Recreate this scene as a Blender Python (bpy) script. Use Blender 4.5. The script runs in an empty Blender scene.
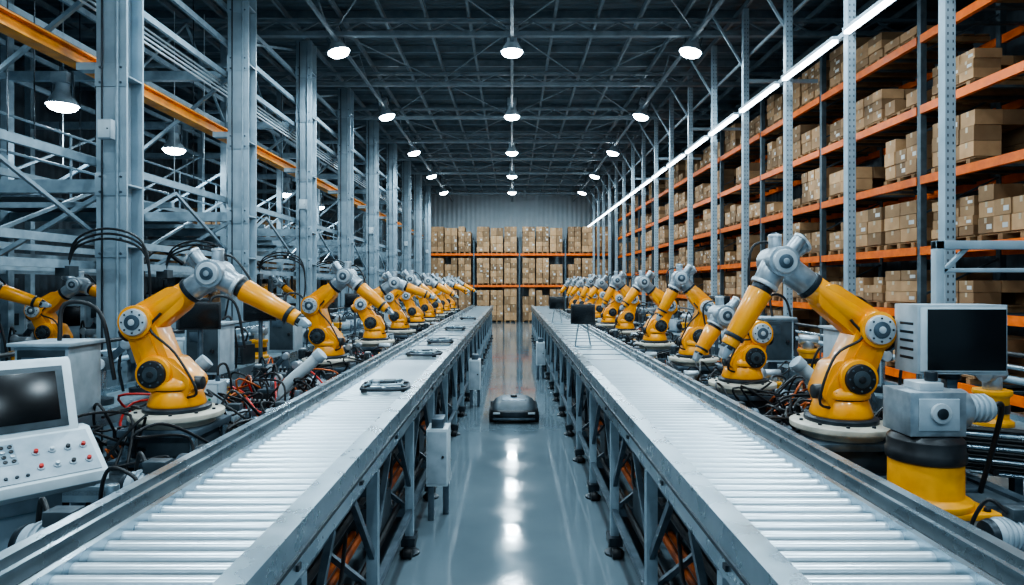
import bpy, bmesh, math, random
from mathutils import Vector, Matrix
random.seed(7)
V=Vector
scene=bpy.context.scene
try: scene.view_settings.look='AgX - Medium High Contrast'
except Exception: pass
# ---------------------------------------------------------------- materials
MATS={}
def pmat(name,c1,c2=None,rough=.5,metal=0.,scale=6.,bump=0.,rvar=.1,emis=None,est=0.,island=0.,coat=0.):
    m=bpy.data.materials.new(name); m.use_nodes=True
    nt=m.node_tree; N=nt.nodes; L=nt.links
    b=N['Principled BSDF']
    b.inputs['Metallic'].default_value=metal
    b.inputs['Roughness'].default_value=rough
    if coat: b.inputs['Coat Weight'].default_value=coat
    if c2 is None: c2=tuple(x*.8 for x in c1)
    tc=N.new('ShaderNodeTexCoord'); no=N.new('ShaderNodeTexNoise')
    no.inputs['Scale'].default_value=scale; no.inputs['Detail'].default_value=5
    L.new(tc.outputs['Object'],no.inputs['Vector'])
    cr=N.new('ShaderNodeValToRGB')
    cr.color_ramp.elements[0].position=.35; cr.color_ramp.elements[1].position=.65
    cr.color_ramp.elements[0].color=(*c2,1); cr.color_ramp.elements[1].color=(*c1,1)
    L.new(no.outputs['Fac'],cr.inputs['Fac'])
    col=cr.outputs['Color']
    if island:
        g=N.new('ShaderNodeNewGeometry'); mr=N.new('ShaderNodeMapRange')
        mr.inputs['To Min'].default_value=1-island; mr.inputs['To Max'].default_value=1+island
        L.new(g.outputs['Random Per Island'],mr.inputs['Value'])
        hs=N.new('ShaderNodeHueSaturation')
        L.new(mr.outputs['Result'],hs.inputs['Value']); L.new(col,hs.inputs['Color']); col=hs.outputs['Color']
    L.new(col,b.inputs['Base Color'])
    mr=N.new('ShaderNodeMapRange')
    mr.inputs['To Min'].default_value=max(.03,rough-rvar); mr.inputs['To Max'].default_value=min(1,rough+rvar)
    L.new(no.outputs['Fac'],mr.inputs['Value']); L.new(mr.outputs['Result'],b.inputs['Roughness'])
    if bump:
        bp=N.new('ShaderNodeBump'); bp.inputs['Strength'].default_value=bump; bp.inputs['Distance'].default_value=.02
        L.new(no.outputs['Fac'],bp.inputs['Height']); L.new(bp.outputs['Normal'],b.inputs['Normal'])
    if emis:
        b.inputs['Emission Color'].default_value=(*emis,1); b.inputs['Emission Strength'].default_value=est
    MATS[name]=m; return m
pmat('robot_yellow',(.96,.37,.002),(.88,.30,.002),.32,0,9,coat=.4)
pmat('yellow_dull',(.85,.36,.006),(.65,.26,.006),.5,0,9)
pmat('casting_grey',(.44,.49,.53),(.28,.33,.37),.34,.6,14)
pmat('cap_white',(.60,.65,.68),(.46,.51,.55),.34,.3,12)
pmat('plate_cream',(.60,.55,.45),(.40,.37,.31),.5,0,12)
pmat('black_plastic',(.02,.022,.025),(.012,.013,.015),.4,0,20)
pmat('rubber',(.010,.011,.013),None,.45,0,20)
pmat('dark_steel',(.035,.045,.055),(.02,.028,.036),.4,.5,10)
pmat('mid_steel',(.13,.17,.205),(.07,.10,.125),.38,.6,10)
pmat('steel_paint',(.31,.40,.46),(.21,.285,.335),.45,.2,7)
pmat('column_paint',(.36,.45,.51),(.25,.325,.375),.46,.2,3)
pmat('aluminium',(.42,.51,.56),(.32,.40,.45),.28,.85,6)
pmat('roller_steel',(.62,.70,.75),(.56,.64,.69),.3,.6,3,rvar=.03)
pmat('belt_grey',(.29,.37,.41),(.235,.31,.35),.32,.4,2)
pmat('machine_grey',(.40,.47,.52),(.29,.355,.40),.48,0,9)
pmat('machine_dark',(.06,.08,.095),(.035,.05,.06),.5,.2,9)
pmat('rack_orange',(.95,.18,.005),(.75,.12,.004),.5,0,8)
pmat('crane_orange',(.9,.33,.006),(.6,.2,.006),.5,0,5)
pmat('rack_post',(.10,.135,.16),(.055,.08,.095),.5,.2,8)
pmat('cardboard',(.42,.25,.13),(.33,.19,.095),.8,0,5,island=.45)
pmat('tape',(.55,.43,.29),None,.5,0,5)
pmat('label_white',(.7,.7,.68),None,.6,0,5)
pmat('pallet_wood',(.36,.21,.10),(.22,.13,.06),.8,0,8,island=.2)
pmat('roof_steel',(.22,.275,.31),(.15,.195,.225),.5,.1,5)
pmat('screen',(.004,.005,.007),(.003,.004,.005),.25,0,5,rvar=.03)
pmat('red_plastic',(.6,.02,.01),None,.4)
pmat('green_plastic',(.02,.35,.12),None,.4)
pmat('copper_pipe',(.5,.11,.015),(.33,.07,.015),.4,.3,9)
pmat('white_paint',(.60,.68,.72),(.5,.57,.61),.45,0,8)
pmat('lamp_glow',(1,1,1),None,.5,emis=(.80,.93,1),est=40)
pmat('tube_glow',(1,1,1),None,.5,emis=(.80,.93,1),est=15)
def floor_mat():
    m=pmat('floor_concrete',(.17,.22,.25),(.125,.165,.19),.2,0,.6)
    nt=m.node_tree;N=nt.nodes;L=nt.links;b=N['Principled BSDF']
    n2=N.new('ShaderNodeTexNoise');n2.inputs['Scale'].default_value=2.2;n2.inputs['Detail'].default_value=7
    tc=[n for n in N if n.type=='TEX_COORD'][0]
    L.new(tc.outputs['Object'],n2.inputs['Vector'])
    mr=N.new('ShaderNodeMapRange');mr.inputs['From Min'].default_value=.35;mr.inputs['From Max'].default_value=.65
    mr.inputs['To Min'].default_value=.03;mr.inputs['To Max'].default_value=.13
    L.new(n2.outputs['Fac'],mr.inputs['Value']);L.new(mr.outputs['Result'],b.inputs['Roughness'])
    b.inputs['Specular IOR Level'].default_value=1.
    n3=N.new('ShaderNodeTexNoise');n3.inputs['Scale'].default_value=5;n3.inputs['Detail'].default_value=2
    L.new(tc.outputs['Object'],n3.inputs['Vector'])
    bp=N.new('ShaderNodeBump');bp.inputs['Strength'].default_value=.08;bp.inputs['Distance'].default_value=.01
    L.new(n3.outputs['Fac'],bp.inputs['Height']);L.new(bp.outputs['Normal'],b.inputs['Normal'])
floor_mat()
def panel_mat(name,c1,c2,scale,axis,rough=.55):
    m=pmat(name,c1,c2,rough,.1,2)
    nt=m.node_tree;N=nt.nodes;L=nt.links;b=N['Principled BSDF']
    w=N.new('ShaderNodeTexWave');w.wave_type='BANDS';w.bands_direction=axis
    w.inputs['Scale'].default_value=scale
    tc=[n for n in N if n.type=='TEX_COORD'][0]
    L.new(tc.outputs['Object'],w.inputs['Vector'])
    bp=N.new('ShaderNodeBump');bp.inputs['Strength'].default_value=.6;bp.inputs['Distance'].default_value=.03
    L.new(w.outputs['Fac'],bp.inputs['Height']);L.new(bp.outputs['Normal'],b.inputs['Normal'])
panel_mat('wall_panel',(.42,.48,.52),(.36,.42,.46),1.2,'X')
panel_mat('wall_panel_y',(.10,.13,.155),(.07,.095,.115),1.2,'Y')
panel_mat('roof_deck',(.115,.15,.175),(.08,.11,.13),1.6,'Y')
# ---------------------------------------------------------------- mesh builder
class MB:
    def __init__(s): s.v=[];s.f=[];s.m=[]
    def add(s,vs,fs,mat):
        o=len(s.v); s.v+= [tuple(x) for x in vs]
        for f in fs: s.f.append([i+o for i in f]); s.m.append(mat)
    def box(s,c,sz,mat,R=None):
        c=V(c); hx,hy,hz=sz[0]/2,sz[1]/2,sz[2]/2
        P=[V((x,y,z)) for x in(-hx,hx) for y in(-hy,hy) for z in(-hz,hz)]
        if R is not None: P=[R@p for p in P]
        P=[p+c for p in P]
        s.add(P,[(0,1,3,2),(4,6,7,5),(0,4,5,1),(2,3,7,6),(0,2,6,4),(1,5,7,3)],mat)
    def b2(s,x0,x1,y0,y1,z0,z1,mat): s.box(((x0+x1)/2,(y0+y1)/2,(z0+z1)/2),(x1-x0,y1-y0,z1-z0),mat)
    def frame(s,d):
        d=d.normalized(); a=V((0,0,1)) if abs(d.z)<.9 else V((0,1,0))
        x=a.cross(d).normalized(); y=d.cross(x); return x,y,d
    def bar(s,p0,p1,w,h,mat):
        p0=V(p0);p1=V(p1);x,y,d=s.frame(p1-p0)
        R=Matrix((x,y,d)).transposed()
        s.box((p0+p1)/2,(w,h,(p1-p0).length),mat,R)
    def cyl(s,p0,p1,r0,r1=None,mat='steel_paint',seg=20):
        if r1 is None:r1=r0
        p0=V(p0);p1=V(p1);x,y,d=s.frame(p1-p0); P=[]
        for p,r in((p0,r0),(p1,r1)):
            for i in range(seg):
                a=2*math.pi*i/seg; P.append(p+x*(r*math.cos(a))+y*(r*math.sin(a)))
        F=[(i,(i+1)%seg,seg+(i+1)%seg,seg+i) for i in range(seg)]
        F+= [tuple(reversed(range(seg))),tuple(range(seg,2*seg))]
        s.add(P,F,mat)
    def lathe(s,prof,c,mat,seg=28,ax=V((0,0,1))):
        c=V(c);x,y,d=s.frame(ax);P=[];n=len(prof)
        for r,z in prof:
            for i in range(seg):
                a=2*math.pi*i/seg; P.append(c+d*z+x*(r*math.cos(a))+y*(r*math.sin(a)))
        F=[]
        for k in range(n-1):
            for i in range(seg):
                j=(i+1)%seg;F.append((k*seg+i,k*seg+j,(k+1)*seg+j,(k+1)*seg+i))
        F+= [tuple(reversed(range(seg))),tuple(range((n-1)*seg,n*seg))]
        s.add(P,F,mat)
    def tube(s,pts,r,mat,seg=8,sub=6):
        p=[V(q) for q in pts]
        if sub>1 and len(p)>2:
            q=[p[0]*2-p[1]]+p+[p[-1]*2-p[-2]];o=[]
            for i in range(1,len(q)-2):
                for k in range(sub):
                    t=k/sub;a,b,c,d=q[i-1:i+3]
                    o.append(.5*((2*b)+(c-a)*t+(2*a-5*b+4*c-d)*t*t+(3*b-a-3*c+d)*t**3))
            o.append(p[-1]);p=o
        n=len(p);P=[];x=None
        for i in range(n):
            d=(p[min(i+1,n-1)]-p[max(i-1,0)]).normalized()
            if x is None: x,y,_=s.frame(d)
            else:
                x=(x-d*x.dot(d)).normalized()
            y=d.cross(x)
            for k in range(seg):
                a=2*math.pi*k/seg;P.append(p[i]+x*(r*math.cos(a))+y*(r*math.sin(a)))
        F=[]
        for i in range(n-1):
            for k in range(seg):
                j=(k+1)%seg;F.append((i*seg+k,i*seg+j,(i+1)*seg+j,(i+1)*seg+k))
        F+= [tuple(reversed(range(seg))),tuple(range((n-1)*seg,n*seg))]
        s.add(P,F,mat)
    def prism(s,poly,w0,w1,fn,mat):
        n=len(poly);P=[fn(a,w0,b) for a,b in poly]+[fn(a,w1,b) for a,b in poly]
        F=[(i,(i+1)%n,n+(i+1)%n,n+i) for i in range(n)]+[tuple(reversed(range(n))),tuple(range(n,2*n))]
        s.add(P,F,mat)
    def link(s,p0,p1,r0,r1,y0,y1,fn,mat,seg=12):
        (ax,az),(bx,bz)=p0,p1
        L=math.hypot(bx-ax,bz-az);th=math.atan2(bz-az,bx-ax)
        ph=math.acos(max(-1,min(1,(r0-r1)/L)));poly=[]
        for i in range(seg+1):
            a=th+ph+(2*math.pi-2*ph)*i/seg;poly.append((ax+r0*math.cos(a),az+r0*math.sin(a)))
        for i in range(seg+1):
            a=th-ph+2*ph*i/seg;poly.append((bx+r1*math.cos(a),bz+r1*math.sin(a)))
        s.prism(poly,y0,y1,fn,mat)
    def loft(s,rings,c,mat,seg=32,p=.35):
        c=V(c);P=[];n=len(rings)
        for z,hx,hy in rings:
            for i in range(seg):
                a=2*math.pi*i/seg;ca,sa=math.cos(a),math.sin(a)
                P.append(c+V((math.copysign(abs(ca)**p,ca)*hx,math.copysign(abs(sa)**p,sa)*hy,z)))
        F=[]
        for k in range(n-1):
            for i in range(seg):
                j=(i+1)%seg;F.append((k*seg+i,k*seg+j,(k+1)*seg+j,(k+1)*seg+i))
        F+= [tuple(reversed(range(seg))),tuple(range((n-1)*seg,n*seg))]
        s.add(P,F,mat)
    def mesh(s,name,bevel=0.,recalc=True,seg=2):
        me=bpy.data.meshes.new(name);me.from_pydata(s.v,[],s.f)
        names=[];idx=[]
        for m in s.m:
            if m not in names:names.append(m)
            idx.append(names.index(m))
        for n in names:me.materials.append(MATS[n])
        me.polygons.foreach_set('material_index',idx)
        if recalc:
            bm=bmesh.new();bm.from_mesh(me);bmesh.ops.recalc_face_normals(bm,faces=bm.faces);bm.to_mesh(me);bm.free()
        if bevel:
            ob=bpy.data.objects.new('tmp',me);scene.collection.objects.link(ob)
            md=ob.modifiers.new('b','BEVEL');md.width=bevel;md.segments=seg;md.limit_method='ANGLE';md.angle_limit=math.radians(40)
            dg=bpy.context.evaluated_depsgraph_get()
            me2=bpy.data.meshes.new_from_object(ob.evaluated_get(dg));bpy.data.objects.remove(ob);me=me2;me.name=name
        me.polygons.foreach_set('use_smooth',[True]*len(me.polygons))
        me.set_sharp_from_angle(angle=math.radians(38))
        return me
def put(name,me,loc=(0,0,0),rz=0,rx=0,ry=0):
    if isinstance(me,MB): me=me.mesh(name)
    o=bpy.data.objects.new(name,me);scene.collection.objects.link(o)
    o.location=loc;o.rotation_euler=(rx,ry,rz);return o
# ---------------------------------------------------------------- shell
XL,XR,YB,ZC=-11.5,8.6,35.6,7.2
b=MB();b.b2(XL-.2,XR+.2,-6,YB+.2,-.2,0,'floor_concrete');put('floor',b)
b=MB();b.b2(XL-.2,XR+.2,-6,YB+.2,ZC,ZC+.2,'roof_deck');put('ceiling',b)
b=MB();b.b2(XL-.2,XR+.2,YB,YB+.2,0,ZC,'wall_panel');put('wall_back',b)
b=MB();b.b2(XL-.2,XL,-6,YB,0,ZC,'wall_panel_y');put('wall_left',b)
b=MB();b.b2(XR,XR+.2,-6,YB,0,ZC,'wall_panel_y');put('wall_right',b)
b=MB()
y=-4.
while y<YB-.3:
    b.b2(XL,XR,y-.025,y+.025,ZC-.14,ZC-.0,'roof_steel');y+=.9
for x in (-9.6,-8.4,-7.2,-6.2,-5.4,-4.2,-3.2,-2.4,-1.6,-.8,.0,.8,1.6,2.4,3.2,4.2,5.6,6.4,7.2):
    b.b2(x-.025,x+.025,-5,YB,ZC-.24,ZC-.14,'roof_steel')
put('roof_purlins',b)
b=MB()
for k in range(13):
    y=-.05+3.*k
    if y>YB-.5:break
    b.b2(XL,XR,y-.05,y+.05,6.62,6.70,'roof_steel');b.b2(XL,XR,y-.04,y+.04,6.88,6.94,'roof_steel')
    x=XL+.3
    while x<XR-.8:
        b.bar((x,y,6.68),(x+.4,y,6.9),.03,.03,'roof_steel');b.bar((x+.4,y,6.9),(x+.8,y,6.68),.03,.03,'roof_steel');x+=.8
put('roof_truss',b)
b=MB()
for x in (-3.3,0,3.4):
    b.b2(x-.03,x+.03,-4,YB,6.57,6.62,'roof_steel')
    y=-3
    while y<YB-2:
        b.bar((x,y,6.6),(x,y+.8,6.95),.025,.025,'roof_steel');b.bar((x,y+.8,6.95),(x,y+1.6,6.6),.025,.025,'roof_steel');y+=1.6
for k in range(5):
    y0=-.05+6*k
    for x0,x1 in((-3.3,0),(0,3.4)):
        b.bar((x0,y0,6.72),(x1,y0+6,6.72),.02,.02,'roof_steel');b.bar((x1,y0,6.75),(x0,y0+6,6.75),.02,.02,'roof_steel')
put('roof_bracing',b)
# ---------------------------------------------------------------- high bay lamps
b=MB()
b.lathe([(.05,.34),(.09,.33),(.10,.2),(.14,.14),(.22,.0),(.21,.0),(.19,.03)],(0,0,0),'machine_grey',24)
b.lathe([(.195,.02),(.195,-.02),(.16,-.06),(.09,-.085),(.01,-.09)],(0,0,0),'lamp_glow',24)
b.box((0,0,.4),(.24,.18,.16),'machine_grey')
for s in(-1,1):b.bar((s*.15,0,.1),(s*.15,0,.5),.02,.04,'mid_steel')
b.box((0,0,.5),(.32,.04,.02),'mid_steel');b.cyl((0,0,.5),(0,0,.66),.018,mat='mid_steel',seg=8)
lampme=b.mesh('high_bay_lamp',.004)
def lamp(x,y,z,e,tilt=0):
    put('high_bay_lamp',lampme,(x,y,z),ry=tilt)
    if e:
        l=bpy.data.lights.new('lamp_light','AREA');l.shape='DISK';l.size=.42;l.energy=e;l.color=(.70,.89,1.)
        o=bpy.data.objects.new('lamp_light',l);scene.collection.objects.link(o);o.location=(x+math.sin(tilt)*-.1,y,z-.12);o.rotation_euler=(0,tilt,0)
for k in range(-3,6):
    y=12.2+4.7*k
    if y>35:break
    for x in(-3.3,0,3.4): lamp(x,y,6.42,128 if y<32 else 230,tilt=(.25 if x>0 else -.25 if x<0 else 0))
for k in range(6): lamp(-6.6,6.3+3.1*k,4.62,60)
# ---------------------------------------------------------------- strip lights right
b=MB()
for k in range(17):
    y=4.35+1.78*k
    b.b2(4.02,4.11,y+.12,y+1.66,5.07,5.11,'machine_grey');b.b2(4.03,4.10,y+.14,y+1.64,5.035,5.07,'tube_glow')
put('fluorescent_strip_light',b)
# ---------------------------------------------------------------- right posts
b=MB()
w=.10
b.b2(-w/2,w/2,-w/2,-w/2+.012,0,ZC-.26,'column_paint')
b.b2(-w/2,-w/2+.012,-w/2+.012,w/2,0,ZC-.26,'column_paint');b.b2(w/2-.012,w/2,-w/2+.012,w/2,0,ZC-.26,'column_paint')
b.b2(-.09,.09,-.09,.09,0,.015,'column_paint')
z=.2
while z<6.8:
    for s in(-1,1):b.box((s*.025,-w/2-.001,z),(.010,.003,.026),'dark_steel')
    z+=.075
postme=b.mesh('p',0,False)
b=MB()
for k in range(17):
    y=4.4+1.78*k
    put('steel_upright_post',postme,(4.2,y,0))
    if k%2==0:b.b2(4.26,5.5,y-.025,y+.025,5.62,5.68,'column_paint')
    b.bar((4.2,y+.06,5.9),(3.6,y+.06,6.9),.035,.035,'column_paint')
b.b2(4.17,4.23,3,34,5.12,5.18,'column_paint')
b.b2(4.27,4.30,3,34,6.1,6.15,'column_paint')
put('post_tie_beams',b)
# ---------------------------------------------------------------- racks
def rack(L,depth,levels,bay,H,loc,rz,fill=.85,seed=1,big=1.,full=False):
    rnd=random.Random(seed)
    r=MB();bx=MB()
    n=int(round(L/bay))
    for i in range(n+1):
        x=i*bay
        for y in(.04,depth-.04):
            r.b2(x-.04,x+.04,y-.04,y+.04,0,H,'rack_post');r.b2(x-.07,x+.07,y-.06,y+.06,0,.012,'rack_post')
        z=.2
        while z<H-.6:
            r.bar((x,.06,z),(x,depth-.06,z+.5),.025,.025,'rack_post');z+=.55
    for z in levels:
        for y in(.0,depth-.05):
            for i in range(n):
                r.b2(i*bay+.04,(i+1)*bay-.04,y-.012,y+.05,z-.11,z,'rack_orange')
        for i in range(n):
            for q in range(1,6):
                x=i*bay+q*bay/6;r.b2(x-.03,x+.03,.05,depth-.05,z-.03,z,'rack_post')
    lv=[0.0]+list(levels)
    for li,z in enumerate(lv):
        top=(lv[li+1]-.11 if li+1<len(lv) else z+(1.5 if full else 1.1))
        clear=top-z-.06
        for i in range(n):
            m=3
            pw=(bay-.24)/m
            for q in range(m):
                if rnd.random()>fill:continue
                cx=i*bay+.12+pw*(q+.5);W=pw*.92;D=depth-.1
                z0=z+.003
                for t in(-1,0,1):bx.box((cx+t*W*.42,depth/2,z0+.035),(.07,D,.07),'pallet_wood')
                for t in range(5):bx.box((cx,.07+D*.97*(t+.5)/5,z0+.08),(W,D/6.5,.02),'pallet_wood')
                zz=z0+.092
                nx=rnd.choice([2,2,3]) if not full else 2;ny=3
                bw=W/nx;bh=rnd.choice([.12,.15,.19])*big
                mx=int((clear-.1)/bh)
                nz=max(1,mx) if full else max(1,min(mx,rnd.choice([1,2,3,3,4,4,5])))
                for a in range(nx):
                    for c in range(nz):
                        for e in range(ny):
                            if c==nz-1 and rnd.random()<.13:break
                            if e>0 and c<nz-1 and e<ny-1:continue
                            j=rnd.uniform(-.008,.008)
                            X=cx-W/2+bw*(a+.5)+j;Y=.07+D/ny*(e+.5)+rnd.uniform(-.012,.012)*(e==0);Z=zz+bh*(c+.5)
                            bx.box((X,Y,Z),(bw*.95,D/ny*.96,bh*.965),'cardboard')
                            if e==0:
                                fy=Y-D/ny*.48
                                bx.box((X,fy-.0015,Z+bh*.3),(bw*.14,.003,bh*.34),'tape')
                                if rnd.random()<.35:bx.box((X+bw*.22,fy-.002,Z-bh*.1),(bw*.3,.003,bh*.3),'label_white')
    put('pallet_rack',r.mesh('pallet_rack',0,False),loc,rz);put('stacked_cardboard_boxes',bx.mesh('boxes',0,False),loc,rz)
lev=(.78,1.65,2.5,3.45,4.4,5.35)
rack(30.25,1.15,lev,2.75,6.2,(5.5,33.4,0),-math.pi/2,.88,3)
rack(9.6,1.1,(1.95,3.6),2.4,4.3,(-4.4,33.5,0),0,1.,5,2.2,True)
rack(16.0,1.1,(1.2,2.4,3.6),2.667,4.4,(-8.9,17.4,0),math.pi/2,.85,9,1.2)
# ---------------------------------------------------------------- left columns
b=MB();W=.32
b.b2(-W/2,W/2,-W/2,-W/2+.03,0,ZC-.26,'column_paint');b.b2(-W/2,W/2,W/2-.03,W/2,0,ZC-.26,'column_paint')
b.b2(-.04,.04,-W/2+.03,W/2-.03,0,ZC-.26,'column_paint')
b.b2(-.25,.25,-.25,.25,0,.03,'column_paint')
for z in(1.2,2.4,3.05,4.2,5.4,6.3):
    b.b2(-W/2-.008,W/2+.008,-W/2-.012,-W/2,z-.12,z+.12,'column_paint')
    b.b2(-W/2,W/2,-W/2+.03,W/2-.03,z-.01,z+.01,'column_paint')
    for sx in(-1,1):
        for sz in(-1,1):b.cyl((sx*.11,-W/2-.012,z+sz*.08),(sx*.11,-W/2-.025,z+sz*.08),.014,mat='mid_steel',seg=6)
b.cyl((.08,-W/2-.03,0.1),(.08,-W/2-.03,6.9),.014,mat='steel_paint',seg=8)
b.cyl((-.08,-W/2-.03,0.1),(-.08,-W/2-.03,6.9),.010,mat='dark_steel',seg=8)
colme=b.mesh('c',.004)
b=MB()
b.b2(-.07,.07,-.08,0,-.1,.1,'machine_grey');b.b2(-.06,.06,-.086,-.08,-.09,.09,'white_paint');b.cyl((.04,-.086,0),(.04,-.095,0),.009,mat='black_plastic',seg=8)
jbme=b.mesh('j',.004)
ys=[6.9+3.12*k for k in range(9)]
for k,y in enumerate([3.78]+ys):
    put('steel_column',colme,(-4.22,y,0))
    if y>5 and k%2:put('junction_box',jbme,(-4.2,y-.235,3.6))
b=MB()
b.b2(-4.84,-4.66,3,34,4.38,4.40,'crane_orange');b.b2(-4.84,-4.66,3,34,4.52,4.54,'crane_orange');b.b2(-4.76,-4.72,3,34,4.40,4.52,'crane_orange')
b.b2(-4.77,-4.71,3,34,4.54,4.57,'dark_steel')
for y in ys:b.b2(-4.66,-4.38,y-.06,y+.06,4.29,4.37,'column_paint')
put('crane_runway_beam',b)
b=MB();st='steel_paint'
X2,X3=-5.9,-7.9
for y in [3.78]+ys:
    for x in(X2,X3,-9.9):b.b2(x-.06,x+.06,y-.06,y+.06,0,ZC-.26,st)
    for z in(3.05,5.25):
        b.b2(-9.9,-4.42,y-.05,y+.05,z-.07,z+.07,st)
    b.bar((X2,y,4.0),(-4.45,y,5.2),.045,.045,st);b.bar((X2,y,2.1),(-4.45,y,2.95),.045,.045,st)
    b.bar((X3,y,3.13),(X2,y,4.3),.045,.045,st)
for x in(-4.45,X2,X3):
    for z in(2.2,2.45,3.3,3.75,5.25,5.75,6.3):
        if x==-4.45 and z in(3.75,):continue
        b.b2(x-.025,x+.025,3.8,34,z-.04,z+.04,st)
yy=[3.78]+ys
for i in range(len(yy)-1):
    y0,y1=yy[i],yy[i+1]
    b.bar((X2,y0,5.3),(X2,(y0+y1)/2,6.7),.04,.04,st);b.bar((X2,(y0+y1)/2,6.7),(X2,y1,5.3),.04,.04,st)
    b.bar((X2,y0,2.45),(X2,y1,3.7),.04,.04,st);b.bar((X3,y0,3.75),(X3,y1,5.25),.04,.04,st)
    b.bar((-4.45,y0,5.8),(-4.45,y1,6.8),.04,.04,st);b.bar((-4.45,y0,2.5),(-4.45,(y0+y1)/2,3.2),.035,.035,st);b.bar((-4.45,(y0+y1)/2,3.2),(-4.45,y1,2.5),.035,.035,st)
    q=y0+1.5;b.b2(X3,-4.45,q-.03,q+.03,3.0,3.07,st);b.b2(X3,-4.8,q-.03,q+.03,5.9,5.96,st)
put('steel_mezzanine_frame',b)
# grated mezzanine deck strips with handrail
b=MB()
for i in range(26):
    y=5+i*1.1;b.b2(-7.8,-6.1,y,y+.9,3.13,3.16,'mid_steel')
for z in(3.6,4.05):b.cyl((-6.1,4,z),(-6.1,33,z),.018,mat='steel_paint',seg=8)
for i in range(20):b.cyl((-6.1,4.5+i*1.45,3.13),(-6.1,4.5+i*1.45,4.05),.016,mat='steel_paint',seg=8)
put('mezzanine_walkway',b)
b=MB();rn=random.Random(4)
for i in range(30):
    x=rn.uniform(-7.4,-4.95);y=rn.uniform(5.2,16);z0=rn.uniform(3.3,4.2)
    b.cyl((x,y,z0),(x,y,6.9),.008,mat=rn.choice(['white_paint','dark_steel']),seg=6)
for i in range(4):
    b.tube([(-4.56,4.2,5.0+i*.06),(-4.56,20,5.0+i*.06),(-4.56,33,5.0+i*.06)],.014,'white_paint',6,2)
put('hanging_conduits',b)
for y in (6.4,8.2,11.2,14.2):
    b=MB()
    for q in range(3):
        b.tube([(-.55,0,.0),(-.45,.0,.22+.04*q),(-.1,-.05,.3+.05*q),(.22,-.02,.18+.04*q),(.28,0,-.2),(.2,.05,-.6)],.012,'rubber',8)
    b.box((-.55,0,-.02),(.14,.14,.1),'machine_dark')
    put('cable_hose_bundle',b.mesh('h'),(-3.9,y,2.15))
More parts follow.
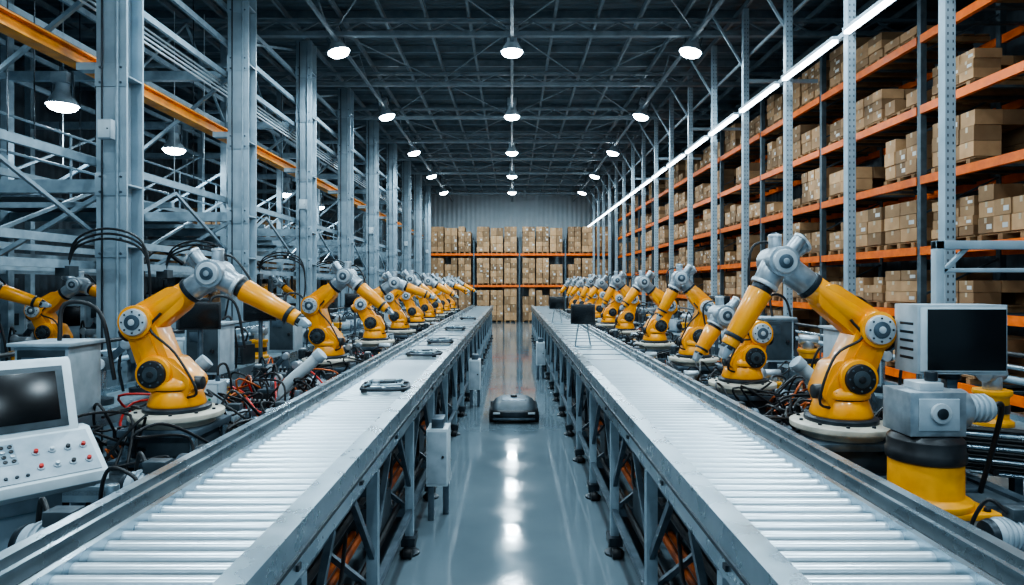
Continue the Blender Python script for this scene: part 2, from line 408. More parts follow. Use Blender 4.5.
# ---------------------------------------------------------------- conveyors
def conveyor(s,name):
    b=MB();X=lambda a,c:(min(s*a,s*c),max(s*a,s*c))
    def bb(a,c,y0,y1,z0,z1,m):
        x0,x1=X(a,c);b.b2(x0,x1,y0,y1,z0,z1,m)
    Y0,Y1=.7,24.;ZT=1.18
    bb(.71,.735,Y0,Y1,1.02,ZT+.02,'aluminium');bb(.735,.80,Y0,Y1,ZT-.005,ZT+.02,'aluminium');bb(.735,.755,Y0,Y1,1.02,1.04,'aluminium')
    bb(.702,.71,Y0,Y1,1.09,1.105,'dark_steel')
    bb(.80,.815,Y0,Y1,1.06,ZT+.0,'dark_steel')
    bb(1.30,1.325,Y0,Y1,1.04,ZT+.012,'aluminium');bb(1.325,1.385,Y0,Y1,1.08,ZT-.02,'black_plastic')
    bb(1.385,1.405,Y0,Y1,1.06,ZT+.03,'aluminium');bb(1.405,1.455,Y0,Y1,1.08,ZT-.0,'black_plastic')
    bb(1.455,1.50,Y0,Y1,1.0,ZT+.035,'aluminium')
    y=Y0+.05
    while y<7.0:
        x0,x1=X(.815,1.30);b.cyl((x0,y,ZT-.03),(x1,y,ZT-.03),.0225,mat='roller_steel',seg=18);y+=.082
    bb(.815,1.30,7.0,Y1,ZT-.05,ZT-.012,'belt_grey')
    y=7.0
    while y<Y1:
        bb(.817,1.298,y,y+.018,ZT-.012,ZT-.006,'mid_steel');y+=.55
    bb(.80,1.30,Y0,7.0,1.10,1.115,'rubber')
    y=Y0+.5
    while y<Y1:
        for dy in(0,.9):bb(.700,.702+.008,y+dy,y+dy+.03,1.055,1.075,'dark_steel')
        y+=1.8
    bb(.76,.80,Y0,Y1,.94,1.02,'mid_steel');bb(1.40,1.46,Y0,Y1,.9,1.0,'mid_steel')
    y=1.0
    while y<Y1:
        for xx in(.76,1.42):
            bb(xx-.03,xx+.03,y-.03,y+.03,.09,.98,'steel_paint')
            b.cyl((s*xx,y,.04),(s*xx,y,.09),.018,mat='aluminium',seg=8)
            b.lathe([(.075,0),(.075,.015),(.03,.04)],(s*xx,y,.0),'dark_steel',12)
            bb(xx-.05,xx+.05,y-.08,y+.08,.08,.14,'dark_steel')
            for q in(-.09,.09):
                b.cyl((s*(xx-.03),y+q,.04),(s*(xx+.03),y+q,.04),.04,mat='rubber',seg=12)
        bb(.76,1.42,y-.02,y+.02,.28,.34,'mid_steel');bb(.76,1.42,y-.02,y+.02,.84,.9,'mid_steel')
        b.bar((s*.78,y,.34),(s*1.4,y,.84),.03,.03,'mid_steel')
        if y+1.25<Y1:
            b.bar((s*.76,y,.5),(s*.76,y+.45,.96),.03,.035,'mid_steel')
            b.bar((s*.76,y+1.25,.5),(s*.76,y+.8,.96),.03,.035,'mid_steel')
        y+=1.25
    bb(.735,.775,Y0+.3,Y1,.3,.34,'mid_steel');bb(1.40,1.44,Y0+.3,Y1,.3,.34,'mid_steel')
    for i,(xx,zz,mm) in enumerate(((.95,.42,'copper_pipe'),(1.03,.38,'copper_pipe'),(1.12,.46,'rubber'),(1.2,.4,'copper_pipe'),(.9,.7,'rubber'),(1.3,.62,'copper_pipe'),(1.0,.8,'black_plastic'),(.84,.36,'rubber'),(.85,.86,'rubber'))):
        b.cyl((s*xx,Y0+.2,zz),(s*xx,Y1-.2,zz),.022,mat=mm,seg=8)
    y=2.1
    while y<Y1-1:
        b.cyl((s*.9,y,.88),(s*1.2,y,.88),.07,mat='machine_dark',seg=16);bb(1.2,1.32,y-.08,y+.08,.78,.97,'machine_grey')
        bb(.86,1.18,y+.35,y+.75,.35,.62,'machine_dark')
        y+=1.7
    # hanging cable loops under the deck
    r=random.Random(8);y=1.4
    while y<12:
        z=r.uniform(.72,.9);b.tube([(s*.83,y,z),(s*.8,y+.3,z-r.uniform(.1,.25)),(s*.84,y+.6,z)],.01,'rubber',6,5);y+=.62
    put(name,b.mesh(name,0))
conveyor(-1,'roller_conveyor');conveyor(1,'roller_conveyor')
b=MB();b.b2(-.09,.09,-.13,.13,.0,.48,'white_paint');b.b2(-.08,.08,-.138,-.13,.02,.46,'machine_grey');b.cyl((.05,-.138,.25),(.05,-.15,.25),.012,mat='black_plastic',seg=8)
b.b2(-.05,.05,-.1,.1,.48,.56,'mid_steel');b.b2(-.08,-.03,-.1,-.05,-.3,.0,'mid_steel');b.b2(.03,.08,.05,.1,-.3,.0,'mid_steel')
cabm=b.mesh('cab',.006)
for x,y in((-.63,5.5),(-.6,10.4),(.6,13.5)): put('electrical_cabinet',cabm,(x,y,.3))
# ---------------------------------------------------------------- robots
def robot(s,J2=(-.09,.31),J3=(-.22,.655),J4=(.26,.98),T=(.85,.655)):
    b=MB();fn=lambda u,w,v:V((s*u,w,v))
    Ye='robot_yellow';G='casting_grey'
    b.lathe([(.24,-.04),(.24,0),(.29,.0),(.3,.01),(.3,.04),(.27,.05)],(0,0,0),'plate_cream',40)
    b.lathe([(.215,.05),(.215,.075),(.19,.085)],(0,0,0),'dark_steel',32)
    b.lathe([(.18,.08),(.185,.1),(.155,.19)],(0,0,0),Ye,32)
    for i in range(10):
        a=i*math.pi/5;b.cyl((.25*math.cos(a),.25*math.sin(a),.04),(.25*math.cos(a),.25*math.sin(a),.062),.013,mat='dark_steel',seg=6)
    b.lathe([(.145,.185),(.145,.2)],(0,0,0),'black_plastic',28)
    b.lathe([(.165,.2),(.17,.22),(.16,.25),(.1,.3)],(0,0,0),Ye,32)
    b.link((0.03,.22),J2,.115,.12,-.12,.12,fn,Ye)
    b.link((.1,.24),(J2[0]+.08,J2[1]+.03),.065,.075,-.1,.1,fn,Ye)
    b.cyl(fn(.12,-.05,.24),fn(.2,-.05,.24),.05,.045,'black_plastic',16)
    b.box(fn(.05,-.125,.22),(.09,.02,.05),'machine_dark')
    def hub(J,r,h,cap,inner,body=Ye):
        b.cyl(fn(J[0],-h,J[1]),fn(J[0],h,J[1]),r,mat=body,seg=32)
        for q in(-1,1):
            b.cyl(fn(J[0],q*h,J[1]),fn(J[0],q*(h+.022),J[1]),r*.82,r*.78,cap,28)
            b.cyl(fn(J[0],q*(h+.022),J[1]),fn(J[0],q*(h+.03),J[1]),r*.46,mat=inner,seg=20)
            b.cyl(fn(J[0],q*(h+.03),J[1]),fn(J[0],q*(h+.036),J[1]),r*.2,mat=cap,seg=12)
            for i in range(8):
                a=i*math.pi/4;p=(J[0]+r*.63*math.cos(a),J[1]+r*.63*math.sin(a))
                b.cyl(fn(p[0],q*(h+.02),p[1]),fn(p[0],q*(h+.028),p[1]),.007,mat='dark_steel' if cap=='cap_white' else 'mid_steel',seg=6)
    hub(J2,.115,.15,'black_plastic','machine_dark')
    b.link(J2,J3,.11,.10,-.095,.095,fn,Ye)
    b.link((J2[0]*.75+J3[0]*.25,J2[1]*.75+J3[1]*.25),(J2[0]*.25+J3[0]*.75,J2[1]*.25+J3[1]*.75),.055,.05,-.11,.11,fn,Ye)
    hub(J3,.112,.135,'cap_white','mid_steel')
    d=V((J4[0]-J3[0],J4[1]-J3[1]));d.normalize()
    L2=math.hypot(J4[0]-J3[0],J4[1]-J3[1])
    at=lambda J,d,t:(J[0]+d[0]*t,J[1]+d[1]*t)
    e=at(J3,d,-.15)
    b.cyl(fn(J3[0],0,J3[1]),fn(e[0],0,e[1]),.08,.07,Ye,24)
    e2=at(J3,d,-.18);b.cyl(fn(e[0],0,e[1]),fn(e2[0],0,e2[1]),.056,.05,'black_plastic',20)
    a0=at(J3,d,.05);a1=at(J3,d,L2*.62);a2=at(J3,d,L2*.67);
    b.link(J3,at(J3,d,L2*.45),.11,.09,-.08,.08,fn,Ye)
    b.cyl(fn(a0[0],0,a0[1]),fn(a1[0],0,a1[1]),.102,.083,Ye,28)
    b.cyl(fn(a1[0],0,a1[1]),fn(a2[0],0,a2[1]),.09,.09,'dark_steel',28)
    b.cyl(fn(a2[0],0,a2[1]),fn(J4[0],0,J4[1]),.082,.088,G,28)
    b.cyl(fn(J4[0],-.11,J4[1]),fn(J4[0],.11,J4[1]),.095,mat=G,seg=28)
    for q in(-1,1):
        b.cyl(fn(J4[0],q*.11,J4[1]),fn(J4[0],q*.128,J4[1]),.078,.072,'cap_white',24)
        b.cyl(fn(J4[0],q*.128,J4[1]),fn(J4[0],q*.135,J4[1]),.045,mat='mid_steel',seg=16)
        b.cyl(fn(J4[0],q*.135,J4[1]),fn(J4[0],q*.14,J4[1]),.02,mat=G,seg=16)
    for (du,dv,w,rr) in((-.16,.11,.0,.055),(-.11,.14,-.07,.04),(-.0,.16,.04,.04)):
        p=fn(J4[0],w,J4[1]);q=fn(J4[0]+du,w,J4[1]+dv);b.cyl(p,q,rr,mat=G,seg=20)
        q2=p+(q-p)*1.1;b.cyl(q,q2,rr*1.1,rr*1.02,'cap_white',20)
        q3=p+(q-p)*1.16;b.cyl(q2,q3,rr*.6,rr*.6,'mid_steel',16)
    f=V((T[0]-J4[0],T[1]-J4[1]));L3=f.length;f.normalize()
    p=[at(J4,f,L3*t) for t in(0,.24,.28,.34,.84,.88,.96,1.0)]
    F=lambda i:fn(p[i][0],0,p[i][1])
    b.cyl(F(0),F(1),.09,.078,G,28);b.cyl(F(1),F(2),.086,.086,'cap_white',28);b.cyl(F(2),F(3),.065,.065,'dark_steel',24)
    b.cyl(F(3),F(4),.078,.06,Ye,28);b.cyl(F(4),F(5),.065,.065,'dark_steel',24);b.cyl(F(5),F(6),.054,.052,Ye,24);b.cyl(F(6),F(7),.045,.045,'dark_steel',20)
    b.link(p[7],at(p[7],(f[0],f[1]),.05),.03,.018,-.04,.04,fn,G)
    def c(*pts): b.tube([fn(*q) for q in pts],.009,'rubber',8,5)
    for o in(-.02,.02):
        c((.12,.12+o,.12),(-.14,.17+o,.25),(J3[0]-.1,.17+o,J3[1]-.1),(J3[0]-.03,.15+o,J3[1]+.12),(J3[0]*.4+J4[0]*.6,.11+o,J3[1]*.4+J4[1]*.6+.07),(J4[0],.10+o,J4[1]+.05))
    c((.1,-.1,.14),(.2,-.14,.2),(J2[0]+.14,-.13,J2[1]+.14),(J3[0]+.1,-.12,J3[1]-.05),(J3[0]+.16,-.1,J3[1]+.06))
    c((J4[0]-.05,.05,J4[1]+.08),(J4[0]+.05,.08,J4[1]+.13),(J4[0]+.15,.06,J4[1]+.06),(J4[0]+f[0]*L3*.5,.06,J4[1]+f[1]*L3*.5))
    return b.mesh('industrial_robot_arm',.007)
LA=robot(1)
LB=robot(1,(-.07,.31),(-.17,.66),(.22,1.0),(.72,.6))
LC=robot(1,(-.05,.32),(-.2,.6),(.3,.93),(.86,.72))
RA=robot(-1,(-.04,.33),(-.17,.63),(.40,1.05),(.72,.50))
RB=robot(-1,(-.05,.31),(-.14,.66),(.17,1.02),(.42,.55))
RC=robot(-1,(-.05,.31),(-.2,.62),(.2,.98),(.5,.6))
RD=robot(-1,(-.05,.28),(-.12,.5),(.2,.66),(.42,.30))
mt=MB();mt.b2(-.26,.26,-.26,.26,-.045,0,'mid_steel');mt.b2(-.2,.2,-.2,.2,-.19,-.045,'machine_dark')
for sx in(-1,1):
    for sy in(-1,1):mt.cyl((sx*.22,sy*.22,-.19),(sx*.22,sy*.22,-.045),.025,mat='aluminium',seg=10)
mt.b2(-.3,.3,-.3,.3,-.23,-.19,'mid_steel')
mtm=mt.mesh('robot_mount',.004)
BT=.82
def placer(me,x,y,rz=0,sc=1.):
    o=put('industrial_robot_arm',me,(x,y,BT+.27),rz);o.scale=(sc,)*3
    put('robot_mount_base',mtm,(x,y,BT+.23))
for me,x,y,r in((LA,-2.3,4.4,.0),(LB,-2.15,7.5,-.1),(LC,-2.12,9.9,.1),(LB,-2.12,12.1,-.05),(LA,-2.12,14.2,.1),(LB,-2.12,16.2,0),(LC,-2.12,18.2,.05),(LB,-2.12,20.2,0),(LA,-2.12,22.2,0)):placer(me,x,y,r)
for me,x,y,r in((RA,2.08,4.05,0),(RD,2.05,5.7,.1),(RB,2.16,7.6,-.1),(RC,2.12,9.5,.08),(RB,2.12,12.0,0),(RC,2.12,14.0,.1),(RB,2.12,16.,0),(RC,2.12,18.,-.05),(RB,2.12,20.,0),(RC,2.12,22.,0)):placer(me,x,y,r,.96 if y>5 else 1)
pd=MB();pd.lathe([(.34,0),(.34,.03),(.2,.06),(.18,1.05),(.26,1.08),(.26,1.12)],(0,0,0),'machine_grey',24)
pdm=pd.mesh('robot_pedestal',.004)
for me,x,y,r in((LC,-5.35,7.5,0),(LC,-5.3,6.0,.3),(LC,-5.3,10.9,.1),(LB,-5.3,13.9,0)):
    o=put('industrial_robot_arm',me,(x,y,1.155),r);o.scale=(.9,)*3;put('robot_pedestal',pdm,(x,y,0))
# ---------------------------------------------------------------- benches
def bench(s,Y0,Y1,XA,XB,second=True):
    b=MB()
    def bb(a,c,y0,y1,z0,z1,m):b.b2(min(s*a,s*c),max(s*a,s*c),y0,y1,z0,z1,m)
    for xx in(XA+.02,(XA+XB)/2,XB-.03):bb(xx-.035,xx+.035,Y0,Y1,BT-.08,BT-.002,'mid_steel')
    bb(XA+.06,XB-.07,Y0,Y1,BT-.05,BT-.02,'machine_dark')
    y=Y0+.03
    while y<Y1:
        bb(XA,XB,y-.03,y+.03,BT-.09,BT-.001,'steel_paint' if int(y*2)%2 else 'mid_steel')
        for xx in(XA+.05,XB-.05):
            bb(xx-.03,xx+.03,y-.03,y+.03,0,BT-.08,'mid_steel')
        bb(XA+.05,XB-.05,y-.02,y+.02,.2,.24,'dark_steel')
        b.bar((s*(XA+.05),y,.24),(s*(XB-.05),y,BT-.1),.025,.025,'dark_steel')
        y+=.9
    bb(XA+.02,XB,Y0,Y1,.22,.25,'dark_steel')
    r=random.Random(11)
    y=Y0+.3
    while y<Y1-.4:
        h=r.uniform(.2,.45);x1=min(XB-.05,XA+.5+r.random()*.4);bb(XA+.15,x1,y,y+r.uniform(.25,.5),.25,.25+h,r.choice(['machine_dark','machine_grey','mid_steel','copper_pipe']));y+=.75
    put('machine_bench',b.mesh('bench'))
    if not second:return
    b=MB();Y0=2.5
    for xx in(3.12,3.72):bb(xx-.03,xx+.03,Y0+.3,Y1,.92,1.04,'aluminium')
    bb(3.15,3.69,Y0+.3,Y1,.96,1.0,'belt_grey')
    y=Y0+.6
    while y<Y1:
        for xx in(3.14,3.7):bb(xx-.03,xx+.03,y-.03,y+.03,0,.92,'mid_steel')
        bb(3.14,3.7,y-.02,y+.02,.4,.45,'mid_steel');y+=1.6
    put('transfer_conveyor',b.mesh('tc'))
bench(-1,3.72,23.6,1.6,2.85);bench(-1,2.3,3.66,1.6,2.02,False);bench(1,2.5,23.6,1.6,2.85)
bench(-1,6.0,20.0,6.25,7.5,False)
# pipe runs along the lines
for s in(-1,1):
    b=MB()
    for xx,zz,r,m in((1.56,.88,.016,'rubber'),(1.56,.93,.012,'aluminium'),(1.555,.78,.018,'copper_pipe'),(2.95,.75,.025,'aluminium'),(2.95,.85,.02,'rubber'),(3.92,1.25,.03,'steel_paint'),(3.92,1.35,.02,'aluminium'),(3.92,1.45,.02,'rubber')):
        b.cyl((s*xx,3.9,zz),(s*xx,23.4,zz),r,mat=m,seg=10)
    y=4.2
    while y<23:
        b.b2(min(s*3.88,s*3.96),max(s*3.88,s*3.96),y-.02,y+.02,0,1.5,'mid_steel');y+=1.56
    put('pipe_run',b.mesh('pr'))
# ---------------------------------------------------------------- clutter units
def servo():
    b=MB()
    b.b2(-.12,.12,-.14,.14,0,.04,'mid_steel');b.box((0,.02,.15),(.2,.2,.22),'machine_grey')
    b.cyl((0,-.08,.15),(0,-.16,.15),.085,mat='dark_steel',seg=20)
    b.cyl((0,0,.26),(0,0,.3),.07,mat='aluminium',seg=20);b.cyl((0,0,.3),(0,0,.44),.06,mat='machine_dark',seg=20)
    for i in range(6):b.cyl((0,0,.31+i*.022),(0,0,.32+i*.022),.072,mat='machine_dark',seg=20)
    b.cyl((0,0,.44),(0,0,.46),.045,mat='cap_white',seg=16)
    b.box((.09,0,.38),(.06,.07,.07),'black_plastic')
    b.tube([(.12,0,.38),(.2,.02,.42),(.22,.05,.2),(.18,.1,.01)],.012,'rubber')
    return b.mesh('servo',.005)
def horiz():
    b=MB()
    b.b2(-.2,.2,-.1,.1,0,.03,'mid_steel')
    for s in(-1,1):b.b2(s*.15-.02,s*.15+.02,-.08,.08,.03,.1,'mid_steel')
    b.cyl((-.2,0,.15),(.12,0,.15),.09,mat='machine_grey',seg=24)
    for i in range(9):b.cyl((-.16+i*.03,0,.15),(-.148+i*.03,0,.15),.102,mat='machine_grey',seg=24)
    b.cyl((.12,0,.15),(.17,0,.15),.105,mat='mid_steel',seg=24);b.cyl((.17,0,.15),(.24,0,.15),.02,mat='aluminium',seg=12)
    b.cyl((-.2,0,.15),(-.24,0,.15),.095,.08,'dark_steel',24)
    b.box((-.03,0,.28),(.14,.1,.07),'machine_dark')
    b.tube([(-.1,0,.28),(-.18,.06,.34),(-.24,.12,.15),(-.2,.13,.01)],.013,'rubber')
    return b.mesh('hm',.005)
def ctl():
    b=MB()
    b.box((0,0,.22),(.34,.26,.44),'machine_grey');b.box((0,-.134,.23),(.3,.008,.38),'white_paint');b.box((-.05,-.14,.32),(.12,.006,.08),'screen')
    for i in range(3):b.cyl((.08,-.138,.2+i*.07),(.08,-.15,.2+i*.07),.014,mat=['red_plastic','green_plastic','black_plastic'][i],seg=12)
    for i in range(5):b.box((-.05,-.139,.1+i*.02),(.14,.004,.008),'dark_steel')
    b.cyl((.1,.05,.44),(.1,.05,.5),.025,mat='mid_steel',seg=12)
    b.tube([(.1,.05,.5),(.1,.08,.6),(.17,.12,.6),(.22,.15,.3),(.2,.18,.01)],.014,'rubber')
    return b.mesh('ctl',.006)
def mani():
    b=MB()
    b.box((0,0,.06),(.4,.16,.12),'machine_dark');b.box((0,0,.14),(.42,.1,.05),'mid_steel')
    for i in range(6):
        x=-.16+i*.065;b.cyl((x,0,.16),(x,0,.25),.022,mat='black_plastic',seg=12);b.cyl((x,0,.25),(x,0,.27),.014,mat='cap_white',seg=10)
        b.tube([(x,-.08,.06),(x-.02,-.14,.1+.02*i),(x+.04,-.17,.05),(x+.06,-.15,.01)],.009,'rubber' if i%2 else 'copper_pipe')
    return b.mesh('mani',.004)
def gripper():
    b=MB()
    b.cyl((0,0,0),(0,0,.05),.1,mat='dark_steel',seg=20);b.cyl((0,0,.05),(0,0,.3),.045,mat='aluminium',seg=16)
    b.box((0,0,.34),(.16,.14,.1),'machine_dark');b.cyl((0,-.07,.34),(0,-.1,.34),.05,mat='cap_white',seg=16)
    b.bar((.06,0,.36),(.2,-.03,.5),.05,.05,'mid_steel');b.cyl((.2,-.08,.5),(.2,.02,.5),.045,mat='casting_grey',seg=16)
    b.bar((.2,-.03,.5),(.25,-.04,.34),.035,.035,'mid_steel')
    b.tube([(-.06,0,.36),(-.13,.03,.48),(-.18,.05,.25),(-.15,.08,.01)],.013,'rubber')
    return b.mesh('grip',.004)
def yel():
    b=MB()
    b.lathe([(.13,0),(.13,.03),(.1,.05),(.1,.2),(.12,.22),(.12,.25)],(0,0,0),'yellow_dull',24)
    b.lathe([(.105,.09),(.105,.15)],(0,0,0),'black_plastic',24);b.cyl((0,0,.25),(0,0,.34),.06,mat='casting_grey',seg=16)
    b.cyl((-.1,0,.36),(.1,0,.36),.055,mat='casting_grey',seg=16)
    return b.mesh('yel',.004)
def blk():
    b=MB()
    b.box((0,0,.12),(.26,.24,.24),'black_plastic');b.box((0,-.125,.16),(.18,.01,.1),'machine_dark')
    for i in range(5):b.box((0,-.124,.03+i*.018),(.2,.008,.007),'mid_steel')
    b.box((0,0,.26),(.2,.18,.04),'mid_steel');b.cyl((-.05,0,.28),(-.05,0,.36),.04,mat='aluminium',seg=14)
    b.tube([(.08,0,.28),(.1,0,.4),(-.1,.05,.45),(-.18,.08,.25),(-.16,.1,.01)],.014,'rubber')
    return b.mesh('blk',.005)
kinds=[('servo_motor_unit',servo()),('electric_motor',horiz()),('control_box',ctl()),('valve_manifold',mani()),('gripper_stand',gripper()),('rotary_actuator',yel()),('power_supply_unit',blk())]
rn=random.Random(21)
robY={-1:[4.4,7.5,9.9,12.1,14.2,16.2,18.2,20.2,22.2],1:[4.05,5.7,7.6,9.5,12,14,16,18,20,22]}
for s in(-1,1):
    y=2.6 if s<0 else 3.6
    while y<22.8:
        for xx in(1.8,2.2,2.62):
            if s>0 and y<3.9:continue
            if s<0 and y<3.9 and xx>2.0:continue
            if xx<2.6 and min(abs(y-q) for q in robY[s])<.48:continue
            if rn.random()<.04:continue
            k=kinds[rn.choice([0,1,3,4,6,0,1,3,6,2,5])]
            if xx<2 and k[0]=='control_box':k=kinds[3]
            if xx<2 and k[0]=='gripper_stand':k=kinds[1]
            o=put(k[0],k[1],(s*xx+rn.uniform(-.02,.02),y+rn.uniform(-.02,.02),BT),rn.choice([0,math.pi,0.1,-.2]) if k[0]!='electric_motor' else rn.choice([0,math.pi]))
            o.scale=(rn.uniform(.7,.85),)*3
        y+=.36
    y=3.4
    while y<22:
        k=kinds[rn.choice([0,1,2,4,5,6])]
        put(k[0],k[1],(s*3.42,y,1.0),rn.uniform(-.5,.5));y+=rn.uniform(.5,.8)
y=6.3
while y<19.6:
    for xx in(6.55,7.15):
        k=kinds[rn.choice([0,1,2,4,5,6])];o=put(k[0],k[1],(-xx,y,BT),rn.uniform(-.2,.2));o.scale=(1.15,)*3
    y+=.75
for x,y,rz in((-2.0,5.6,.0),(-2.75,5.0,.3),(2.55,5.0,math.pi),(2.6,6.7,math.pi)):
    b=MB();b.cyl((0,0,0),(0,0,.05),.09,mat='mid_steel',seg=20)
    b.tube([(0,0,.04),(0,0,.22),(.05,0,.32),(.2,0,.45),(.3,0,.54)],.05,'white_paint',16)
    b.cyl((.29,0,.53),(.34,0,.575),.06,mat='machine_grey',seg=16);b.cyl((0,0,.15),(0,0,.19),.062,mat='machine_grey',seg=16)
    put('exhaust_duct',b.mesh('d',.003),(x,y,BT),rz)
b=MB();b.b2(-.17,.17,-.16,.16,1.0,1.42,'machine_grey');b.b2(-.15,.15,-.168,-.16,1.02,1.4,'machine_dark');b.b2(-.12,0.02,-.173,-.168,1.28,1.36,'mid_steel')
b.cyl((.1,-.168,1.2),(.1,-.19,1.2),.018,mat='black_plastic',seg=12);b.b2(-.04,.04,-.04,.04,.03,1.0,'mid_steel');b.b2(-.09,.09,-.16,.16,0,.03,'mid_steel')
b.b2(-.2,.2,-.19,.19,1.42,1.44,'machine_grey')
b.tube([(.0,.0,1.44),(.0,.05,1.65),(.2,.1,1.6),(.3,.1,1.2)],.014,'rubber')
sgm=b.mesh('sg',.005)
for x,y,r in((-2.97,4.2,.0),(-2.97,6.3,.0),(2.97,7.3,0),(2.97,5.6,0),(-2.97,8.4,.0)):
    o=put('switchgear_cabinet',sgm,(x,y,0),r);o.scale=(1,1,1.13)
b=MB()
b.b2(-.1,.1,-.1,.1,0,.02,'mid_steel');b.cyl((0,0,.02),(0,0,.95),.022,mat='mid_steel',seg=12);b.b2(-.17,.17,-.05,-.02,.78,1.02,'black_plastic');b.b2(-.155,.155,-.056,-.05,.795,1.005,'screen')
b.b2(-.06,.06,-.02,.02,.84,.95,'machine_dark')
pm=b.mesh('pm',.004)
for x,y,r in((-2.75,7.0,.2),(-2.75,5.65,.3),(2.75,8.6,-.2),(-2.7,11.0,.2)):put('operator_monitor',pm,(x,y,BT),r)
b=MB()
b.b2(-.5,.5,-.35,.35,.08,1.75,'machine_grey');b.b2(-.47,-.02,-.362,-.35,.14,1.7,'steel_paint');b.b2(.02,.47,-.362,-.35,.14,1.7,'steel_paint')
b.b2(-.4,-.08,-.37,-.362,1.15,1.55,'screen');b.b2(.1,.4,-.37,-.362,1.3,1.5,'machine_dark')
for i in range(6):b.b2(.1,.4,-.368,-.362,.3+i*.05,.32+i*.05,'dark_steel')
b.b2(.352,.36,-.3,.3,.2,1.6,'steel_paint');b.b2(-.52,.52,-.37,.37,0,.08,'dark_steel');b.b2(-.52,.52,-.37,.37,1.75,1.79,'dark_steel')
for i in range(3):b.cyl((.15+i*.1,-.362,1.2),(.15+i*.1,-.385,1.2),.02,mat=['red_plastic','green_plastic','black_plastic'][i],seg=12)
b.cyl((.3,0,1.79),(.3,0,2.1),.05,mat='machine_dark',seg=16);b.tube([(-.3,0,1.79),(-.3,0,2.3),(-.1,.1,2.5),(.2,.2,2.3)],.03,'rubber')
tcm=b.mesh('mc',.008)
for x,y,r in((-5.0,9.3,.5),(-5.0,12.4,.4),(-5.0,15.5,.4),(-8.9,8.6,.6),(-8.9,11.0,.5),(-8.9,13.4,.5),(-8.9,15.8,.5),(-9.0,6.4,.6)):
    put('machine_cabinet',tcm,(x,y,0),r)
# ---------------------------------------------------------------- operator console
b=MB();fy=lambda a,w,z:V((w,a,z))
b.prism([(-.34,1.06),(-.34,1.11),(0.0,1.30),(.12,1.30),(.12,1.0),(-.1,.98)],-.36,.36,fy,'white_paint')
b.prism([(-.01,1.29),(.16,1.66),(.2,1.68),(.38,1.6),(.34,1.1),(.05,1.1)],-.3,.3,fy,'white_paint')
def onface(w,t,base,dirv,nv,sz,mat,thick=.01):
    c=V((w,0,0))+base+dirv*t
    x=V((1,0,0));R=Matrix((x,dirv.normalized(),nv)).transposed();b.box(c+nv*thick/2,(sz[0],sz[1],thick),mat,R)
d1=V((0,.17,.37)).normalized();n1=V((0,-.37,.17)).normalized();base1=V((0,-.01,1.29))
onface(0,.205,base1,d1,n1,(.5,.35),'machine_dark',.008);onface(0,.21,base1,d1,n1,(.42,.28),'screen',.012)
d2=V((0,.34,.19)).normalized();n2=V((0,-.19,.34)).normalized();base2=V((0,-.34,1.11))
onface(0,.19,base2,d2,n2,(.66,.34),'machine_grey',.006)
onface(-.17,.24,base2,d2,n2,(.24,.16),'steel_paint',.01)
for i in range(6):
    for j in range(4):
        c=V((-.27+i*.04,0,0))+base2+d2*(.18+j*.038);b.cyl(c+n2*.01,c+n2*.018,.012,mat='black_plastic' if (i+j)%3 else 'cap_white',seg=10)
for i,mm in enumerate(['red_plastic','cap_white','black_plastic','red_plastic','red_plastic','cap_white','black_plastic','red_plastic']):
    c=V((.04+(i%4)*.08,0,0))+base2+d2*(.1+(i//4)*.12);b.cyl(c+n2*.006,c+n2*.014,.02,mat='machine_grey',seg=16);b.cyl(c+n2*.014,c+n2*.03,.012,mat=mm,seg=16)
for i in range(6):
    c=V((-.28+i*.05,0,0))+base2+d2*.06;b.cyl(c+n2*.006,c+n2*.016,.01,mat='dark_steel',seg=8)
b.b2(-.2,.2,-.05,.26,.06,1.02,'machine_grey');b.b2(-.24,.24,-.1,.3,0,.06,'dark_steel');b.b2(-.17,.17,-.06,-.05,.2,.9,'steel_paint')
o=put('operator_console',b.mesh('oc',.008),(-2.46,3.2,0),.88);o.scale=(.84,.84,.955)
# ---------------------------------------------------------------- right monitor, frame, gearbox
b=MB()
b.b2(-.25,.25,-.02,.22,-.2,.2,'machine_grey');b.b2(-.235,.235,-.03,-.02,-.185,.185,'white_paint');b.b2(-.2,.235,-.036,-.03,-.175,.175,'screen')
b.b2(-.16,.16,.22,.34,-.14,.14,'machine_grey')
for i in range(5):b.b2(-.252,-.25,.02,.16,-.12+i*.05,-.105+i*.05,'dark_steel')
b.cyl((0,.1,-.2),(0,.1,-.24),.06,mat='dark_steel',seg=16);b.b2(-.03,.03,.07,.13,-.86,-.24,'mid_steel');b.b2(-.12,.12,-.02,.22,-.88,-.86,'mid_steel')
b.tube([(.1,.3,-.1),(.2,.36,-.3),(.1,.3,-.5),(.02,.14,-.6)],.012,'rubber')
put('crt_monitor',b.mesh('m',.008),(2.59,3.7,BT+.86),-.05)
b=MB()
b.b2(-.03,.03,-.03,.03,0,2.3,'column_paint');b.b2(-.03,1.2,-.03,.03,2.24,2.3,'column_paint');b.b2(1.14,1.2,-.03,.03,0,2.24,'column_paint')
b.b2(-.1,.1,-.1,.1,0,.02,'column_paint');b.b2(1.06,1.26,-.1,.1,0,.02,'column_paint');b.bar((0,0,2.05),(.2,0,2.25),.03,.03,'column_paint')
b.b2(-.02,1.16,-.015,.015,2.08,2.11,'column_paint')
put('steel_portal_frame',b.mesh('pf',.005),(2.96,4.45,0))
b=MB()
b.b2(-.26,.26,-.2,.2,0,.03,'yellow_dull');b.lathe([(.21,.03),(.21,.06),(.17,.08),(.17,.25)],(0,0,0),'yellow_dull',32)
b.lathe([(.178,.25),(.182,.26),(.182,.30),(.175,.31),(.175,.36),(.15,.385),(.1,.39)],(0,0,0),'black_plastic',32)
for sx in(-1,1):
    for sy in(-1,1):b.cyl((sx*.21,sy*.15,.03),(sx*.21,sy*.15,.05),.018,mat='dark_steel',seg=6)
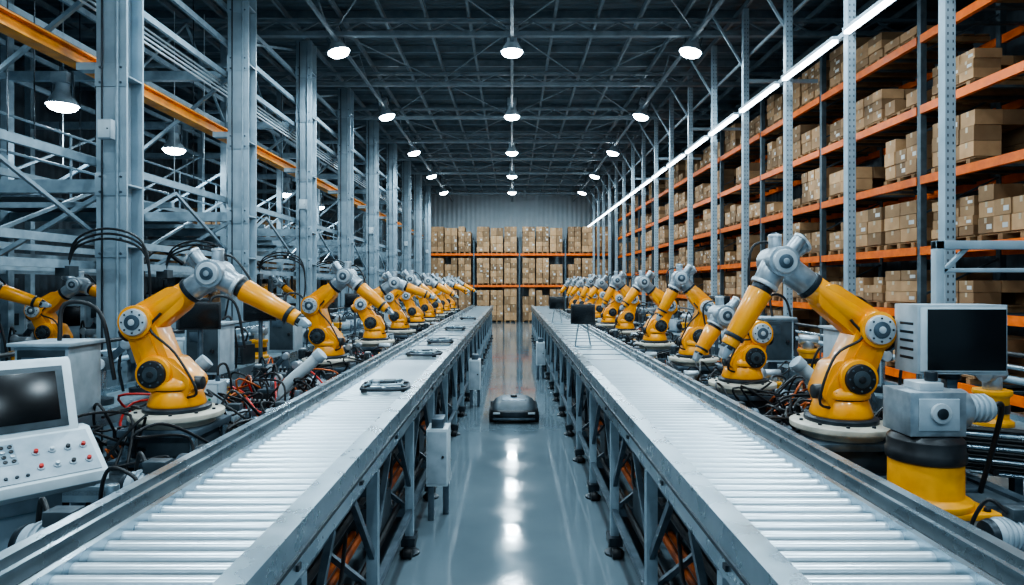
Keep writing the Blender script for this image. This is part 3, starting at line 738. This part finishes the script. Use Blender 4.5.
put('rotary_pedestal',b.mesh('rp',.005),(2.13,3.3,BT+.03))
b=MB();b.b2(-.3,.3,-.26,.26,0,.03,'mid_steel');put('mounting_plate',b,(2.13,3.3,BT))
b=MB()
b.b2(-.18,.1,-.12,.12,0,.22,'casting_grey');b.b2(-.14,.06,-.13,-.12,.03,.19,'machine_grey');b.cyl((.10,0,.12),(.16,0,.12),.1,mat='casting_grey',seg=24);b.cyl((.16,0,.12),(.3,0,.12),.06,mat='machine_grey',seg=24)
for i in range(4):b.cyl((.18+i*.028,0,.12),(.192+i*.028,0,.12),.074,mat='machine_grey',seg=24)
b.cyl((-.04,-.13,.12),(-.04,-.15,.12),.05,mat='cap_white',seg=20);b.cyl((-.04,-.15,.12),(-.04,-.158,.12),.028,mat='dark_steel',seg=16)
b.b2(-.1,.02,-.07,.07,.22,.26,'cap_white');b.cyl((0,0,.26),(0,0,.31),.03,mat='dark_steel',seg=12)
b.tube([(.3,0,.12),(.38,.02,.13),(.41,.1,-.05),(.4,.2,-.38)],.014,'rubber')
put('gearbox_motor',b.mesh('gb',.01),(2.16,3.3,BT+.42))
b=MB()
for i in range(11):
    b.tube([(2.5+.04*i,4.05,1.12-.03*i),(3.0+.03*i,3.8,1.12-.03*i),(3.9,3.5,1.1-.035*i)],.018,['rubber','aluminium','rubber'][i%3])
put('hose_bundle',b.mesh('hb'))
for x,y,kk,sc in((2.7,3.1,5,.8),(2.66,2.7,6,.8),(2.2,2.75,1,.7)):
    o=put(kinds[kk][0],kinds[kk][1],(x,y,BT));o.scale=(sc,)*3
rn=random.Random(3)
for s in(-1,1):
    b=MB()
    for i in range(95):
        y=3.9+i*.3 if i<60 else rn.uniform(4.,7.5);x=s*rn.uniform(1.7,2.7)
        if s<0 and i%9==8: mm='red_plastic'
        else: mm=rn.choice(['rubber']*7+['copper_pipe'])
        pts=[(x,y,BT+.02)]
        for k in range(4):pts.append((x+rn.uniform(-.25,.25),y+rn.uniform(-.25,.25),BT+rn.uniform(.02,.36)))
        pts.append((x+rn.uniform(-.3,.3),y+.3,BT+.02))
        b.tube(pts,.009,mm)
    put('power_cables',b.mesh('pc'))
# ---------------------------------------------------------------- monitor on right conveyor
b=MB()
for q in(-.1,.1):b.cyl((q,0,0.01),(q*.5,0,.34),.01,mat='aluminium',seg=8)
b.b2(-.12,.12,-.04,.04,.0,.015,'aluminium');b.b2(-.16,.16,-.015,.04,.3,.56,'black_plastic');b.b2(-.14,.14,-.02,-.015,.32,.54,'screen');b.b2(-.1,.1,.04,.09,.35,.5,'machine_dark')
mo=b.mesh('mo',.004)
put('monitor_on_stand',mo,(.93,8.4,1.175),-.15);put('monitor_on_stand',mo,(.95,13.5,1.175),-.1)
def chassis():
    b=MB()
    pts=[(-.17,-.12,.03),(-.1,-.17,.03),(.1,-.17,.03),(.17,-.12,.03),(.17,.12,.03),(.1,.17,.03),(-.1,.17,.03),(-.17,.12,.03),(-.17,-.12,.03)]
    b.tube(pts,.014,'dark_steel',8,4);b.tube([(x*.75,y*.7,z+.03) for x,y,z in pts],.009,'aluminium',8,4)
    for q in(-.08,.08):b.bar((-.17,q,.03),(.17,q,.03),.025,.015,'mid_steel')
    b.bar((0,-.17,.035),(0,.17,.035),.03,.015,'aluminium')
    for sx in(-1,1):
        for sy in(-1,1):b.cyl((sx*.15,sy*.1,.0),(sx*.15,sy*.1,.05),.024,mat='black_plastic',seg=14);b.bar((sx*.15,sy*.1,.05),(sx*.1,sy*.1,.07),.012,.012,'aluminium')
    b.box((.03,.02,.06),(.09,.1,.03),'machine_dark');b.cyl((-.07,0,.04),(-.07,0,.075),.03,mat='casting_grey',seg=16)
    return b.mesh('ch',.002)
ch=chassis()
for x,y,r in((-.98,4.95,.1),(-1.0,7.3,-.2),(-1.0,8.9,.15),(-1.02,11.5,0),(-1.02,14.8,.2)):
    put('vehicle_chassis_part',ch,(x,y,1.18),r)
# ---------------------------------------------------------------- AGV
b=MB()
b.loft([(.07,.30,.42),(.10,.345,.46),(.17,.35,.47),(.19,.33,.45)],(0,0,0),'black_plastic')
b.loft([(.19,.325,.44),(.24,.29,.38),(.28,.23,.30),(.29,.2,.27)],(0,0,0),'machine_dark')
b.loft([(.285,.19,.25),(.30,.18,.24)],(0,0,0),'mid_steel')
for s in(-1,1):
    for y in(-.28,.28):
        b.cyl((s*.26,y,.075),(s*.36,y,.075),.075,mat='rubber',seg=20);b.cyl((s*.36,y,.075),(s*.365,y,.075),.04,mat='aluminium',seg=14)
        b.lathe([(.095,-.06),(.1,0),(.09,.05)],(s*.3,y,.1),'black_plastic',16,V((1,0,0)))
    b.b2(s*.25-.05,s*.25+.05,-.475,-.45,.14,.165,'cap_white')
b.b2(-.16,.16,-.475,-.455,.1,.17,'dark_steel');b.b2(-.3,.3,-.49,-.46,.06,.09,'mid_steel')
b.cyl((0,.05,.3),(0,.05,.33),.05,mat='black_plastic',seg=16)
put('automated_guided_vehicle',b.mesh('agv',.003),(.03,9.6,0))
# ---------------------------------------------------------------- world, camera
w=bpy.data.worlds.new('w');scene.world=w;w.use_nodes=True
bg=w.node_tree.nodes['Background'];bg.inputs[0].default_value=(.38,.66,.88,1);bg.inputs[1].default_value=.55
cam=bpy.data.cameras.new('camera');co=bpy.data.objects.new('camera',cam);scene.collection.objects.link(co)
co.location=(0,0,2.0);co.rotation_euler=(math.pi/2,0,0);cam.lens=22.5;cam.sensor_width=36;cam.shift_y=-.0083;cam.clip_end=200
scene.camera=co
